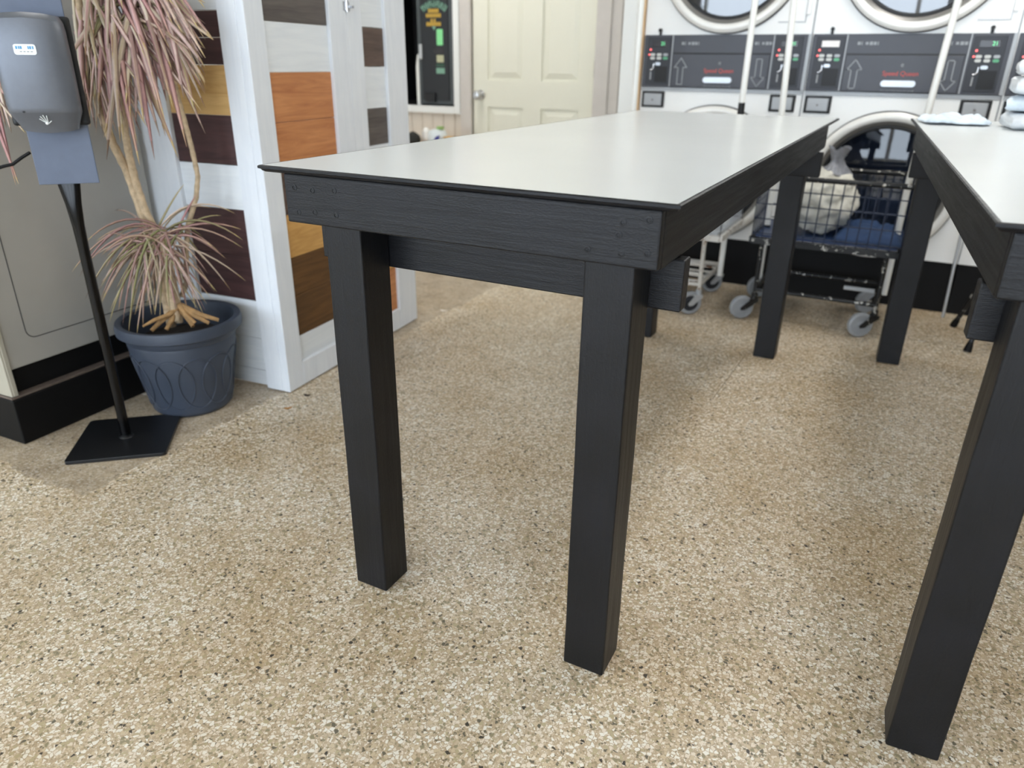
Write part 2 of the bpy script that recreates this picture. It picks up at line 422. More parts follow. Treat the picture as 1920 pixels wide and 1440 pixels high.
# ------------------------------------------------------------------ folding tables
def make_table(label, loc, rz, L, xl, xr, al, ar, bl, br, screws):
    W_ = .846
    t = thing('work_table', label, 'table', loc, rz, 'black framed work tables')
    z0, z1 = .877, .9705; lw = .089
    def leg(x, y):
        mb = MB(); n = 8
        rings = []
        for i in range(n + 1):
            z = .0006 + (z1 - .0006) * i / n; k = .0006 * math.sin(i * 2.1 + x * 9)
            rings.append([(x + k, y, z), (x + lw + k, y, z), (x + lw + k, y + lw, z), (x + k, y + lw, z)])
        o = mb.loft(rings).build('leg', black_wood('z'), t, .004, seg=3)
    yb = L - .219
    leg(xl, .031); leg(xr, .031); leg(xl, yb); leg(xr, yb)
    box('end_apron', black_wood('x'), t, al, ar, .011, .0308, z0, z1, .003)
    box('end_apron', black_wood('x'), t, al, ar, L - .075, L - .055, z0, z1, .003)
    box('side_apron', black_wood('y'), t, al, al + .02, .031, L - .075, z0 - .003, z1, .003)
    box('side_apron', black_wood('y'), t, ar - .02, ar, .031, L - .075, z0 - .003, z1, .003)
    box('cross_beam', black_wood('x'), t, bl, br, .1203, .158, .781, .8725, .003)
    box('cross_beam', black_wood('x'), t, bl, br, yb - .038, yb - .0003, .781, .8725, .003)
    # moulded black edge round a pale laminate sheet
    prof = [(.05, .971), (.010, .971), (.006, .9735), (.004, .9765), (0, .978), (0, .9825), (.0025, .984), (.007, .984), (.007, .9775), (.05, .9775)]
    mb = MB(); rings = []
    for cx, cy, sx, sy in ((0, 0, 1, 1), (W_, 0, -1, 1), (W_, L, -1, -1), (0, L, 1, -1)):
        rings.append([(cx + sx * i, cy + sy * i, z) for i, z in prof])
    mb.loft(rings + [rings[0]], cap=False); bmesh.ops.remove_doubles(mb.bm, verts=mb.bm.verts, dist=1e-6)
    mb.build('edge_trim', black_wood('x'), t)
    box('tabletop', M['top'], t, .0072, W_ - .0072, .0072, L - .0072, .9776, .9842, .0006)
    for (x, z) in screws:
        MB().lathe([(0, 0), (.0062, 0), (.006, .0009), (.0035, .0012), (.003, .0004), (0, .0004)], 16, Matrix.Translation((x, .0112, z)) @ Matrix.Rotation(PI / 2, 4, 'X')).build('screw', black_wood('x'), t, smooth=50)
    return t
sc = []
for u, v in [(552, 352), (585, 357), (626, 358), (560, 398), (590, 398), (630, 404), (1168, 417), (1217, 413), (1160, 441), (1101, 467), (1165, 475), (1213, 475)]:
    p = aty(u, v, -.02); sc.append((p.x + .685, p.z))
make_table('long black timber work table with bare pale top in the middle of the floor', (-.685, -.031, 0), 0, 2.292, .129, .685, .055, .816, .04, .831, sc)
make_table('black timber work table at the right edge with white laundry on its pale top', (.564, .064, 0), math.radians(3.6), 2.388, .059, .70, .026, .79, .022, .81,
           [(.06, .95), (.10, .90), (.70, .93), (.74, .90)])

# ------------------------------------------------------------------ plank partition (L shaped, turned 5 degrees)
pp = thing('plank_partition', 'white framed partition of mixed colour stained boards behind the potted plant', 'partition', (-1.484, .753, 0), math.radians(5))
H = 2.15
box('corner_post', M['white'], pp, -.11, -.0345, 0, .034, .004, H, .003)
box('stile', M['white'], pp, -.56, -.388, 0, .034, .004, H, .003)
FB = [(0, .069, 'whitex'), (.069, .2, 'whitex'), (.2, .35, 'whitex'), (.35, .517, 'maroon'), (.517, .683, 'maroon'), (.683, .837, 'whitex'), (.837, .999, 'maroon'),
      (.999, 1.156, 'gold'), (1.156, 1.238, 'maroon'), (1.238, 1.317, 'maroon'), (1.317, 1.48, 'whitex'), (1.48, 1.64, 'orange'), (1.64, 1.8, 'whitex'), (1.8, 1.96, 'slate'), (1.96, H, 'whitex')]
for a, b, c in FB: box('plank', M[c], pp, -.40, -.105, .017, .033, max(a, .006) + .0008, b - .0008, .0012)
# the side face runs back along local y; its frame edge shows beside the corner post
def side(name, c, y0, y1, z0, z1, x0=-.034, x1=0, bev=.003): return box(name, M[c], pp, x0, x1, y0, y1, z0, z1, bev)
side('stile', 'white', 0, .09, .004, H)
side('stile', 'white', .445, .553, .1, H); side('stile', 'white', .5545, .655, .1, H)
side('stile', 'white', .823, .98, .004, H)
side('rail', 'white', .0905, .8225, .004, .1)
SB = [(.1, .199, 'whitex'), (.199, .36, 'brown'), (.36, .502, 'brown'), (.502, .66, 'gold'), (.66, .815, 'umber'), (.815, .975, 'orange'), (.975, 1.135, 'orange'),
      (1.135, 1.29, 'whitex'), (1.29, 1.45, 'slate'), (1.45, 1.61, 'whitex'), (1.61, 1.77, 'gold'), (1.77, 1.93, 'maroon'), (1.93, H, 'whitex')]
WC = dict(whitex=((222, 227, 232), (233, 237, 240)), maroon=((54, 35, 36), (82, 56, 55)), gold=((188, 140, 76), (218, 172, 106)), orange=((172, 108, 66), (206, 142, 92)),
          slate=((76, 69, 66), (106, 98, 93)), brown=((72, 48, 26), (116, 82, 46)), umber=((74, 60, 52), (108, 88, 78)))
for k_, (a_, b_) in WC.items(): M[k_ + '_y'] = stained(k_ + ' boards along the side', rgb(*a_), rgb(*b_), 'y', .5)
for a, b, c in SB: side('plank', c + '_y', .085, .45, a + .0008, b - .0008, -.03, -.014, .0012)
SB2 = [(.1, .3, 'orange'), (.3, .47, 'gold'), (.47, .66, 'brown'), (.66, .85, 'whitex'), (.85, .994, 'slate'), (.994, 1.153, 'whitex'), (1.153, 1.296, 'umber'), (1.296, 1.45, 'whitex'),
       (1.45, 1.61, 'brown'), (1.61, 1.8, 'whitex'), (1.8, H, 'gold')]
for a, b, c in SB2: side('plank', c + '_y', .65, .83, a + .0008, b - .0008, -.03, -.014, .0012)
m = MB(); m.box(0, .004, .535, .572, 1.345, 1.375); m.tube([(.006, .5535, 1.34), (.006, .5535, 1.38)], .006); m.box(0, .014, .575, .585, 1.355, 1.362)
m.build('hinge', M['chrome'], pp, smooth=40)

# ------------------------------------------------------------------ grey steel machine on its black plinth
gm = thing('steel_machine', 'large grey steel machine on a black plinth at the left edge', 'machine', (-1.955, .023, 0), math.radians(2.4))
box('plinth', M['rubber'], gm, -.7, 0, 0, .66, 0, .158, .004)
box('ledge', M['ledge'], gm, -.7, -.004, .002, .66, .1582, .166, .002)
box('recess', M['rubber'], gm, -.7, -.035, .045, .66, .1662, .262, .001)
box('cabinet', M['steel'], gm, -.7, -.014, .026, .66, .252, 1.85, .004)
m = MB(); m.box(-.7, -.008, .006, .0255, .1664, 1.85); m.box(-.03, -.006, .012, .028, .1664, 1.85); m.build('corner_trim', M['steel2'], gm, .003)
def seam_path(y0, y1, z0, z1, r=.03):
    pts = [(y0, z1)] + [(y0 + r - r * math.cos(a), z0 + r - r * math.sin(a)) for a in [i * PI / 10 for i in range(6)]] + \
          [(y1 - r + r * math.sin(a), z0 + r - r * math.cos(a)) for a in [i * PI / 10 for i in range(6)]] + [(y1, z1)]
    return [(-.0142, y, z) for y, z in pts]
MB().tube(seam_path(.105, .60, .335, 1.72), .0018, 6).build('panel_seam', M['seam'], gm)

# ------------------------------------------------------------------ soap dispenser stand
A41 = math.radians(41)
ds = thing('dispenser_stand', 'black floor stand with grey hand sanitizer dispenser and square base plate', 'dispenser', (-1.70, .211, 0), A41)
m = MB(); c = .149; r = .012
pts = []
for cx, cy, a0 in ((c - r, c - r, 0), (-c + r, c - r, 90), (-c + r, -c + r, 180), (c - r, -c + r, 270)):
    for k in range(5): a = math.radians(a0 + 22.5 * k); pts.append((cx + r * math.cos(a), cy + r * math.sin(a)))
m.loft([[(x, y, .0005) for x, y in pts], [(x, y, .012) for x, y in pts]]); m.build('base_plate', M['powder'], ds, .001)
MB().lathe([(.0, .0122), (.024, .0122), (.022, .0145), (.0165, .017), (.0165, .02)], 24).build('weld_ring', M['powder'], ds, smooth=50)
m = MB(); rings = []
for i in range(14):
    z = .0125 + (.845 - .0125) * i / 13
    k = max(0, (z - .66) / .185); k = k * k
    rx = .0155 + .016 * k; ry = .0155 - .009 * k
    rings.append([(rx * math.cos(a), ry * math.sin(a) + .0, z) for a in [j * 2 * PI / 20 for j in range(20)]])
m.loft(rings); m.build('pole', M['tube'], ds, smooth=50)
m = MB(); m.box(-.070, .083, -.022, -.016, .840, 1.36); m.build('back_plate', M['plate'], ds, .0015).rotation_euler.z = math.radians(7)
# dispenser: rounded housing tapering to the tray end
m = MB(); rings = []
prof = [(.998, .066, .034, .040), (1.003, .070, .040, .044), (1.036, .084, .066, .046), (1.040, .0845, .068, .046), (1.05, .085, .069, .047), (1.11, .086, .074, .047), (1.18, .086, .077, .046), (1.235, .085, .075, .045), (1.252, .083, .071, .044), (1.257, .081, .066, .044), (1.266, .074, .05, .04)]
for z, hw, dp, rr in prof:
    ring = []
    for k in range(28):
        a = 2 * PI * k / 28; ca, sa = math.cos(a), math.sin(a); e = .42
        x = hw * math.copysign(abs(ca) ** e, ca); y = .5 * dp * math.copysign(abs(sa) ** e, sa) - .5 * dp
        if y < -.5 * dp: y -= .012 * (1 - (x / hw) ** 2)
        ring.append((x, y - .040, z + (.012 * (1 - (x / .09) ** 2) if z > 1.24 else (-.014 * (1 - (x / .09) ** 2) if z < 1.0 else 0))))
    rings.append(ring)
m.loft(rings); hs = m.build('dispenser_housing', M['disp'], ds, smooth=28); TURN = math.radians(7); hs.rotation_euler.z = TURN
m = MB(); m.box(-.094, .094, -.0405, -.0222, 1.0, 1.272); m.build('mounting_plate', M['dispd'], ds, .008, seg=3).rotation_euler.z = TURN
yf = -.152
def on_front(z):  # front face depth at the centre
    for (za, _, da, _), (zb, _, db, _) in zip(prof, prof[1:]):
        if za <= z <= zb: return -.040 - (da + (db - da) * (z - za) / (zb - za)) - .012
    return yf
lz = 1.19; LX = -.006
def rounded(w, h, r, n=5):
    P = []
    for cx, cz, a0 in ((w / 2 - r, h / 2 - r, 0), (-w / 2 + r, h / 2 - r, 90), (-w / 2 + r, -h / 2 + r, 180), (w / 2 - r, -h / 2 + r, 270)):
        for k in range(n): a = math.radians(a0 + 90 * k / (n - 1)); P.append((cx + r * math.cos(a), cz + r * math.sin(a)))
    return P
lab = MB().prism(rounded(.05, .025, .006), .008, Matrix.Translation((LX, on_front(lz) - .0016, lz))).build('label_sticker', M['label'], hs)
for i, (x, w) in enumerate([(-.038, .004), (-.032, .003), (-.028, .004), (-.011, .003), (-.007, .004), (-.001, .003)]):
    box('print', M['blue'], lab, x + LX + .018, x + w + LX + .018, on_front(lz) - .0022, on_front(lz) - .0015, lz + .001, lz + .008, 0)
for i in range(4): box('print', M['ink'], lab, -.018 + i * .008, -.013 + i * .008, on_front(lz) - .0022, on_front(lz) - .0015, lz - .006, lz - .004, 0)
# white hand symbol under the front lip
m = MB(); z0 = 1.010; y0 = on_front(1.010) + .0015
sl = (on_front(1.036) - on_front(1.003)) / .033
def hp(x, z): return (x, on_front(1.010) + sl * (z - 1.010) - .0012, z)
for (a_, b_) in [((-.002, 1.012), (-.014, 1.022)), ((-.001, 1.013), (-.010, 1.028)), ((.001, 1.014), (-.003, 1.031)), ((.003, 1.013), (.005, 1.030)), ((.004, 1.010), (.012, 1.016))]:
    m.tube([hp(*a_), hp(*b_)], .0012, 6)
m.tube([hp(-.002, 1.009), hp(.003, 1.012)], .0036, 8)
m.build('hand_symbol', M['label'], hs)
MB().lathe([(0, 0), (.0025, 0), (.0025, .002), (0, .002)], 12, Matrix.Translation((-.045, on_front(1.04) + .003, 1.04)) @ Matrix.Rotation(PI / 2, 4, 'X')).build('sensor_dot', M['dispd'], hs)
MB().lathe([(0, 0), (.004, 0), (.004, .002), (0, .002)], 12, Matrix.Translation((-.02, -.0222, 1.325)) @ Matrix.Rotation(PI / 2, 4, 'X')).build('screw', M['dispd'], ds)
pts = [at(u, v, (-1.70, .225, 0), (.656, -.755, 0)) for u, v in ((56, 286), (40, 296), (24, 308), (10, 311), (-14, 318), (-40, 330))]
tag(MB().tube(pts, .0045, 8).build('power_cable', M['rubber'], smooth=60), 'black cable hanging to the left behind the sanitizer dispenser', 'cable')

# ------------------------------------------------------------------ potted dracaena
PC = Vector((-1.738, .519, 0))
pl = thing('potted_dracaena', 'tall potted plant with drooping pink striped leaves in slate grey pot', 'potted plant', PC)
PR, PB, PZ = .207, .137, .340
m = MB()
m.lathe([(0, .002), (PB - .01, .002), (PB, .012), (PB + .002, .02), (PB + (PR - .022 - PB) * .55, .16), (PR - .026, .262), (PR - .028, .272), (PR - .023, .277), (PR - .021, .295),
         (PR - .008, .297), (PR + .001, .303), (PR + .002, .322), (PR - .002, PZ - .002), (PR - .012, PZ), (PR - .022, PZ - .004), (PR - .028, .30), (PR - .034, .24), (.0, .239)], 72)
pot = m.build('pot', M['pot'], pl, smooth=50)
def pot_r(z): return PB + .0025 + (PR - .026 - PB) * max(0, z - .02) / .245
nO = 13
for k in range(nO):                            # raised interlaced ovals round the pot
    a0 = 2 * PI * k / nO; P = []
    for j in range(25):
        b = 2 * PI * j / 24; z = .135 + .098 * math.sin(b); a = a0 + .40 * math.cos(b)
        P.append((pot_r(z) * math.cos(a), pot_r(z) * math.sin(a), z))
    MB().tube(P, .0024, 6, cap=False).build('relief_oval', M['pot'], pot, smooth=60)
m = MB(); rings = []
for i in range(10):
    r = (PR - .036) * i / 9 + 1e-4
    rings.append([(r * math.cos(a), r * math.sin(a), .252 + .012 * noise.noise(Vector((r * 30 * math.cos(a), r * 30 * math.sin(a), 3))) + .012 * (1 - i / 9)) for a in [j * 2 * PI / 40 for j in range(40)]])
m.loft(rings, cap=False); m.build('soil', M['soil'], pl, smooth=60)
VD = Vector((CAM_POS.x - PC.x, CAM_POS.y - PC.y, 0)).normalized()
def pp3(u, v, d=0): return at(u, v, PC + VD * d, VD) - PC        # plant coordinates of a pixel, d metres nearer the camera
def stem(pix, r0, r1, n=12, d=0.0):
    P = [pp3(u, v, d) for u, v in pix]; Q = []
    for i in range(len(P) - 1):
        for k in range(6): Q.append(P[i].lerp(P[i + 1], k / 6))
    Q.append(P[-1])
    R = [(r0 + (r1 - r0) * i / (len(Q) - 1)) * (1 + .08 * math.sin(i * 2.4)) for i in range(len(Q))]
    return MB().tube(Q, R, n).build('stem', M['stem'], pl, smooth=60)
stem([(322, 612), (310, 560), (300, 500), (282, 440), (266, 400), (238, 320), (212, 270), (190, 215), (165, 120), (150, 20), (146, -60)], .015, .011)
stem([(336, 604), (330, 560), (318, 500), (300, 450), (272, 395), (254, 340), (242, 290), (234, 245), (228, 160), (235, 60), (240, -50)], .014, .010, d=.01)
stem([(340, 556), (350, 530), (349, 470), (352, 425), (368, 370), (371, 330), (360, 280), (347, 230), (330, 170), (318, 90), (312, -30)], .009, .0075, d=-.03)
stem([(330, 600), (316, 520), (306, 470), (300, 440)], .017, .013, d=.02)
for pix in ([(335, 575), (318, 590), (290, 600), (268, 612)], [(335, 570), (348, 590), (366, 606)], [(338, 575), (366, 592), (392, 606)], [(330, 578), (322, 600), (312, 618)], [(328, 580), (300, 604), (284, 620)],
            [(340, 580), (356, 602), (362, 612)], [(338, 572), (376, 590), (410, 600)]):
    P = [pp3(u, v, .02 + .05 * i / 3) for i, (u, v) in enumerate(pix)]
    for p in P: p.z = max(p.z, .252)
    MB().tube(P, [.011, .009, .007, .004][:len(P)], 8).build('root', M['root'], pl, smooth=60)
PINK = [rgb(220, 186, 182), rgb(210, 164, 162), rgb(230, 208, 198), rgb(184, 136, 138), rgb(226, 214, 190)]
TAN = [rgb(176, 158, 128), rgb(150, 140, 104), rgb(186, 166, 138), rgb(134, 112, 96), rgb(150, 118, 112)]
GRN = [rgb(128, 134, 84), rgb(150, 150, 104)]
class Leaves:
    def __init__(s): s.bm = bmesh.new(); s.c = s.bm.loops.layers.float_color.new('Col')
    def leaf(s, P, w, col, edge, tipc, n=9):
        # P: three or four control points (Bezier); a folded, tapering strip of real thickness
        pts = []
        for i in range(n + 1):
            t = i / n; q = [Vector(p) for p in P]
            while len(q) > 1: q = [q[k].lerp(q[k + 1], t) for k in range(len(q) - 1)]
            pts.append(q[0])
        tw = random.uniform(-.4, .4); rows = []
        for i, p in enumerate(pts):
            d = (pts[min(i + 1, n)] - pts[max(i - 1, 0)]).normalized()
            sd = VD.cross(d); sd = sd.normalized() if sd.length > 1e-4 else Vector((1, 0, 0))
            nn = d.cross(sd).normalized()
            sd2 = sd * math.cos(tw) + nn * math.sin(tw); n2 = d.cross(sd2)
            t = i / n; ww = w * (.55 + .45 * min(1, t * 4)) * (1 - t ** 3 * .96) * .5
            rows.append([s.bm.verts.new(p - sd2 * ww), s.bm.verts.new(p + n2 * ww * .35), s.bm.verts.new(p + sd2 * ww), s.bm.verts.new(p + n2 * (ww * .35 - .0009))])
        for i in range(n):
            a, b = rows[i], rows[i + 1]; t = (i + .5) / n
            base = tuple(col[k] * (1 - t ** 4) + tipc[k] * t ** 4 for k in range(3)) + (1,)
            for j in range(4):
                f = s.bm.faces.new((a[j], a[(j + 1) % 4], b[(j + 1) % 4], b[j])); f.smooth = True
                for l in f.loops:
                    l[s.c] = (*edge[:3], 1) if (l.vert in (a[0], a[2], b[0], b[2]) and t < .85) else base
    def build(s, name, parent):
        me = bpy.data.meshes.new(name); s.bm.to_mesh(me); s.bm.free(); me.materials.append(M['leaf'])
        o = bpy.data.objects.new(name, me); COL.objects.link(o); o.parent = parent; return o
def crown(name, specs):
    L = Leaves()
    for (P, w, col) in specs: L.leaf(P, w, col, random.choice(PINK) if col not in GRN else random.choice(TAN), random.choice([rgb(214, 190, 130), rgb(180, 150, 110), rgb(120, 90, 76)]))
    return L.build(name, pl)
def drop(u0, v0, u1, v1, sag=.25, d0=0., d1=.06, w=.013, col=None):
    # a leaf from one place in the crown to its drooping tip: it leaves outward, then hangs
    a = pp3(u0, v0, d0); b = pp3(u1, v1, d1)
    m1 = a.lerp(b, .35) + Vector((0, 0, (a - b).length * sag)) + (b - a).cross(Vector((0, 0, 1))) * random.uniform(-.05, .05)
    m2 = a.lerp(b, .75) + Vector((0, 0, (a - b).length * sag * .55))
    return ([a, m1, m2, b], w, col or random.choice(PINK + PINK + TAN))
up = []
tips = [(125, 118), (195, 258), (212, 200), (265, 135), (290, 155), (320, 160), (345, 185), (350, 275), (370, 210), (385, 155), (378, 55), (400, 75), (300, 256), (290, 300), (255, 235),
        (352, 72), (336, 130), (325, 205), (312, 190), (245, 225), (232, 262), (222, 230), (365, 210), (270, 230), (280, 250), (334, 296), (310, 230), (300, 210), (210, 215), (185, 190), (200, 300),
        (226, 268), (262, 310), (400, 74), (372, 54), (383, 125), (358, 185), (240, 180), (236, 196)]
for i, (u, v) in enumerate(tips):
    o = random.choice([(215, 10), (235, -20), (200, 25), (250, -30), (262, -20)]) if u > 180 else (195, 25)
    if u > 340: o = random.choice([(270, -30), (300, -40), (255, -10)])
    up.append(drop(*o, u, v, random.uniform(.04, .2), random.uniform(.0, .05), random.uniform(.06, .14), random.uniform(.016, .025)))
for i in range(150):
    t = random.random(); u0 = 145 + 150 * random.random(); v0 = random.uniform(-110, 70)
    ang = random.gauss(.30 if u0 < 215 else .55, .28); ln = random.uniform(110, 225)
    u1 = u0 + math.sin(ang) * ln; v1 = min(v0 + math.cos(ang) * ln, 285)
    if u1 < 150: u1 = 150 + random.random() * 40
    u1 = min(u1, 385); up.append(drop(u0, v0, u1, v1, random.uniform(.03, .22), random.uniform(-.04, .06), random.uniform(-.05, .11) if u1 < 310 else random.uniform(.07, .13), random.uniform(.009, .018)))
for i in range(46): up.append(drop(random.uniform(135, 190), random.uniform(-20, 110), random.uniform(155, 215), random.uniform(130, 262), .06, .0, random.uniform(.02, .05), random.uniform(.009, .014), random.choice(TAN + TAN + PINK)))
for i in range(10): up.append(drop(random.uniform(150, 290), random.uniform(-30, 15), random.uniform(160, 300), random.uniform(40, 100), .15, .02, .05, .013, random.choice(GRN)))
crown('upper_foliage', up)
lo = []
lt = [(135, 510), (190, 480), (160, 560), (205, 605), (230, 610), (246, 600), (255, 640), (268, 615), (180, 555), (290, 590), (461, 527), (433, 545), (407, 548), (388, 570), (385, 583), (455, 465), (452, 430), (398, 462), (440, 400),
      (352, 585), (320, 560), (305, 550), (300, 600), (196, 440), (160, 455), (222, 585), (240, 640), (415, 404), (395, 390), (215, 395), (275, 575), (350, 560), (200, 520), (148, 520), (455, 450), (345, 345), (372, 360)]
for u, v in lt:
    o = (random.uniform(270, 330), random.uniform(425, 470))
    lo.append(drop(*o, u, v, random.uniform(.25, .42) if abs(u - 300) > 40 and v > 380 else .1, random.uniform(0, .05), random.uniform(.02, .09), random.uniform(.006, .0095), random.choice(TAN + GRN + [PINK[3]])))
for i in range(95):
    a = random.gauss(-.25, .75); ln = random.uniform(60, 175); o = (random.uniform(265, 335), random.uniform(425, 480))
    u1 = o[0] + math.sin(a) * ln * 1.0; v1 = o[1] + max(20, math.cos(a) * ln)
    u1 = min(max(u1, 165), 430); v1 = min(v1, 590)
    lo.append(drop(*o, u1, v1, random.uniform(.15, .4), random.uniform(-.03, .06), random.uniform(-.06, .08), random.uniform(.005, .009), random.choice(TAN + TAN + GRN + [PINK[3], PINK[1]])))
crown('lower_foliage', lo)
le = []
for (a, b) in [((-14, 120), (22, 250)), ((-20, 140), (30, 348)), ((-10, 150), (40, 215)), ((-25, 100), (12, 240)), ((-30, 160), (48, 250)), ((-20, 200), (35, 345)), ((-5, 120), (30, 220)), ((-10, 110), (8, 200))]:
    le.append(drop(*a, *b, .03, .16, .16, .011))
crown('left_foliage', le)

# ------------------------------------------------------------------ stacked dryers
def make_dryer(label, x):
    t = thing('stacked_dryer', label, 'dryer', (x, 3.17, 0), 0, 'white stacked tumble dryers'); Wd = .875
    cy = .44; 
    m = MB()
    # carcass front with two round openings: a ring of quads between square and circle
    def front(z0, z1, zc, R):
        n = 64; sq = []; ci = []
        for k in range(n):
            a = 2 * PI * k / n; ca, sa = math.cos(a), math.sin(a)
            ci.append((cy + R * ca, 0, zc + R * sa))
            s_ = min((Wd - .001 - cy) / ca if ca > 1e-6 else 9, (.001 - cy) / ca if ca < -1e-6 else 9, (z1 - zc) / sa if sa > 1e-6 else 9, (z0 - zc) / sa if sa < -1e-6 else 9)
            sq.append((cy + s_ * ca, 0, zc + s_ * sa))
        m.loft([sq, ci, [(p[0], .05, p[2]) for p in ci]], cap=False)
        for qx in (.001, Wd - .001):               # fill the square's corners
            for qz in (z0, z1):
                best = sorted(sq, key=lambda p: (p[0] - qx) ** 2 + (p[2] - qz) ** 2)
                pa = [p for p in best if abs(p[0] - qx) < 1e-6]; pb = [p for p in best if abs(p[2] - qz) < 1e-6]
                if pa and pb: m.bm.faces.new([m.bm.verts.new(p) for p in (pa[0], (qx, 0, qz), pb[0])])
    front(.262, 1.058, .612, .325); front(1.058, 2.02, 1.69, .325)
    m.box(.001, .02, .003, .5, .262, 2.02); m.box(Wd - .02, Wd - .001, .003, .5, .262, 2.02); m.box(.001, Wd - .001, .003, .5, 2.0, 2.02); m.box(.001, Wd - .001, .48, .5, .262, 2.0)
    body = m.build('cabinet', M['enamel'], t)
    box('seam_strip', M['grey'], t, Wd - .006, Wd - .0005, -.003, -.0004, .262, 2.02, .001); box('seam_strip', M['grey'], t, Wd - .017, Wd - .0005, -.016, -.0124, 1.06, 1.322, .001)
    box('kick_plate', M['rubber'], t, .003, Wd - .003, .012, .2, 0, .2615, .001)
    # control fascia
    fy = -.012
    m = MB(); m.box(.006, Wd - .006, fy, -.0005, 1.06, 1.322); fa = m.build('control_fascia', M['panel'], t, .003)
    box('lower_strip', M['grey'], t, .006, Wd - .006, -.006, -.0005, 1.04, 1.0592, .001)
    box('lint_door', M['panel'], fa, .175, .685, fy - .006, fy - .0003, 1.063, 1.228, .003)
    box('lint_door_gap', M['dispd'], fa, .172, .688, fy - .0012, fy - .0002, 1.2285, 1.2345, 0)
    for xx in (.163, .692): box('silver_strip', M['grey'], fa, xx, xx + .006, fy - .004, fy - .0003, 1.062, 1.32, .001)
    ly = fy - .0068
    def outline(poly, w, name='arrow'):
        m = MB(); P = [Vector((p[0], 0, p[1])) for p in poly]
        for a, b in zip(P, P[1:] + P[:1]):
            d = (b - a).normalized(); nrm = Vector((-d.z, 0, d.x)) * w / 2; e = d * w / 2
            m.loft([[a - e - nrm + Vector((0, y, 0)), a - e + nrm + Vector((0, y, 0)), b + e + nrm + Vector((0, y, 0)), b + e - nrm + Vector((0, y, 0))] for y in (ly, ly + .0008)])
        m.build(name, M['ink'], fa)
    ax = .222; outline([(ax - .014, 1.076), (ax + .014, 1.076), (ax + .014, 1.162), (ax + .034, 1.162), (ax, 1.208), (ax - .034, 1.162), (ax - .014, 1.162)], .005)
    ax = .636; outline([(ax - .014, 1.206), (ax + .014, 1.206), (ax + .014, 1.118), (ax + .034, 1.118), (ax, 1.074), (ax - .034, 1.118), (ax - .014, 1.118)], .005)
    text('logo_text', 'Speed Queen', .029, M['red'], fa, (.43, ly, 1.146))
    text('small_text', 'NO CAUTION PUSH TO CLOSE', .0105, M['ink'], fa, (.43, ly, 1.070))
    text('lock_mark', 'e', .03, M['ink'], fa, (.432, ly, 1.186))
    MB().prism(rounded(.155, .03, .0148), .012, Matrix.Translation((.428, ly - .008, 1.101))).build('pull_handle', M['handle'], fa, .003)
    for x0 in (.215, .60):
        m = MB()
        for k, (w, h) in enumerate([(.014, .014), (.004, .016), (.013, .012), (.015, .015), (.013, .014), (.004, .016)]):
            x_ = x0 + k * .018; m.box(x_, x_ + w, fy - .0007, fy - .0002, 1.28 - h / 2, 1.28 + h / 2)
        m.build('printed_symbols', M['ink'], fa)
    def module(x0, lit, sidex):
        w = .132; md = box('control_module', M['panel2'], t, x0, x0 + w, fy - .004, fy - .0003, 1.072, 1.312, .003)
        yy = fy - .0046
        box('display', M['screenw'] if lit == 'w' else M['screen'], md, x0 + .026, x0 + .108, yy - .002, yy, 1.263, 1.292, .002)
        if lit == 'd': text('display_digits', '21', .024, M['digit'], md, (x0 + .088, yy - .0026, 1.278))
        m = MB().lathe([(0, 0), (.005, 0), (.005, .003), (0, .004)], 12, Matrix.Translation((x0 + .02, yy, 1.249)) @ Matrix.Rotation(PI / 2, 4, 'X')); m.build('indicator_led', M['led'], md)
        m = MB().lathe([(0, 0), (.0045, 0), (.0045, .003), (0, .004)], 12, Matrix.Translation((x0 + .014, yy, 1.224)) @ Matrix.Rotation(PI / 2, 4, 'X')); m.build('indicator_led', M['led'], md)
        for i in range(3):
            for j in range(2):
                c = 'green' if (i, j) == (2, 1) else ('grey' if (i, j) == (2, 0) else 'button')
                MB().prism(rounded(.026, .0135, .0062), .003, Matrix.Translation((x0 + .034 + i * .036, yy - .003, 1.224 - j * .0175))).build('button', M[c], md)
        MB().prism(rounded(.03, .016, .0078), .004, Matrix.Translation((x0 + .066, yy - .004, 1.178))).build('coin_slot_lens', M['handle'], md)
        P = [(x0 + .044, 1.18), (x0 + .044, 1.158), (x0 + .036, 1.148), (x0 + .026, 1.146)]
        MB().tube([(a, yy - .003, b) for a, b in P], .005, 8).build('coin_chute', M['chrome'], md, smooth=60)
        MB().tube([(x0 + .03, yy - .002, 1.138), (x0 + .03, yy - .002, 1.098)], .004, 8).build('coin_return', M['grey'], md, smooth=60)
        box('coin_door', M['dispd'], md, x0 + .052, x0 + .122, yy - .002, yy, 1.085, 1.165, .002)
    module(.026, 'w' if 'washed' in label else 'd', 0); module(.706, 'w' if 'first' in label else 'd', 1)
    for x0 in (.012, .712):
        cb = box('coin_box', M['gasket'], t, x0, x0 + .13, -.008, -.0005, .953, 1.037, .003)
        box('coin_box_door', M['grey'], cb, x0 + .014, x0 + .116, -.014, -.0082, .964, 1.026, .005)
        MB().lathe([(0, 0), (.006, 0), (.006, .003), (0, .003)], 14, Matrix.Translation((x0 + .065, -.014, .993)) @ Matrix.Rotation(PI / 2, 4, 'X')).build('lock', M['ringd'], cb)
    for x0 in (.09, .77):
        m = MB(); m.tube([(x0, -.002, 1.345), (x0, -.02, 1.345)], .009, 12); m.box(x0 - .006, x0 + .006, -.008, -.0005, 1.322, 1.338); m.build('latch_knob', M['gasket'], t, smooth=50)
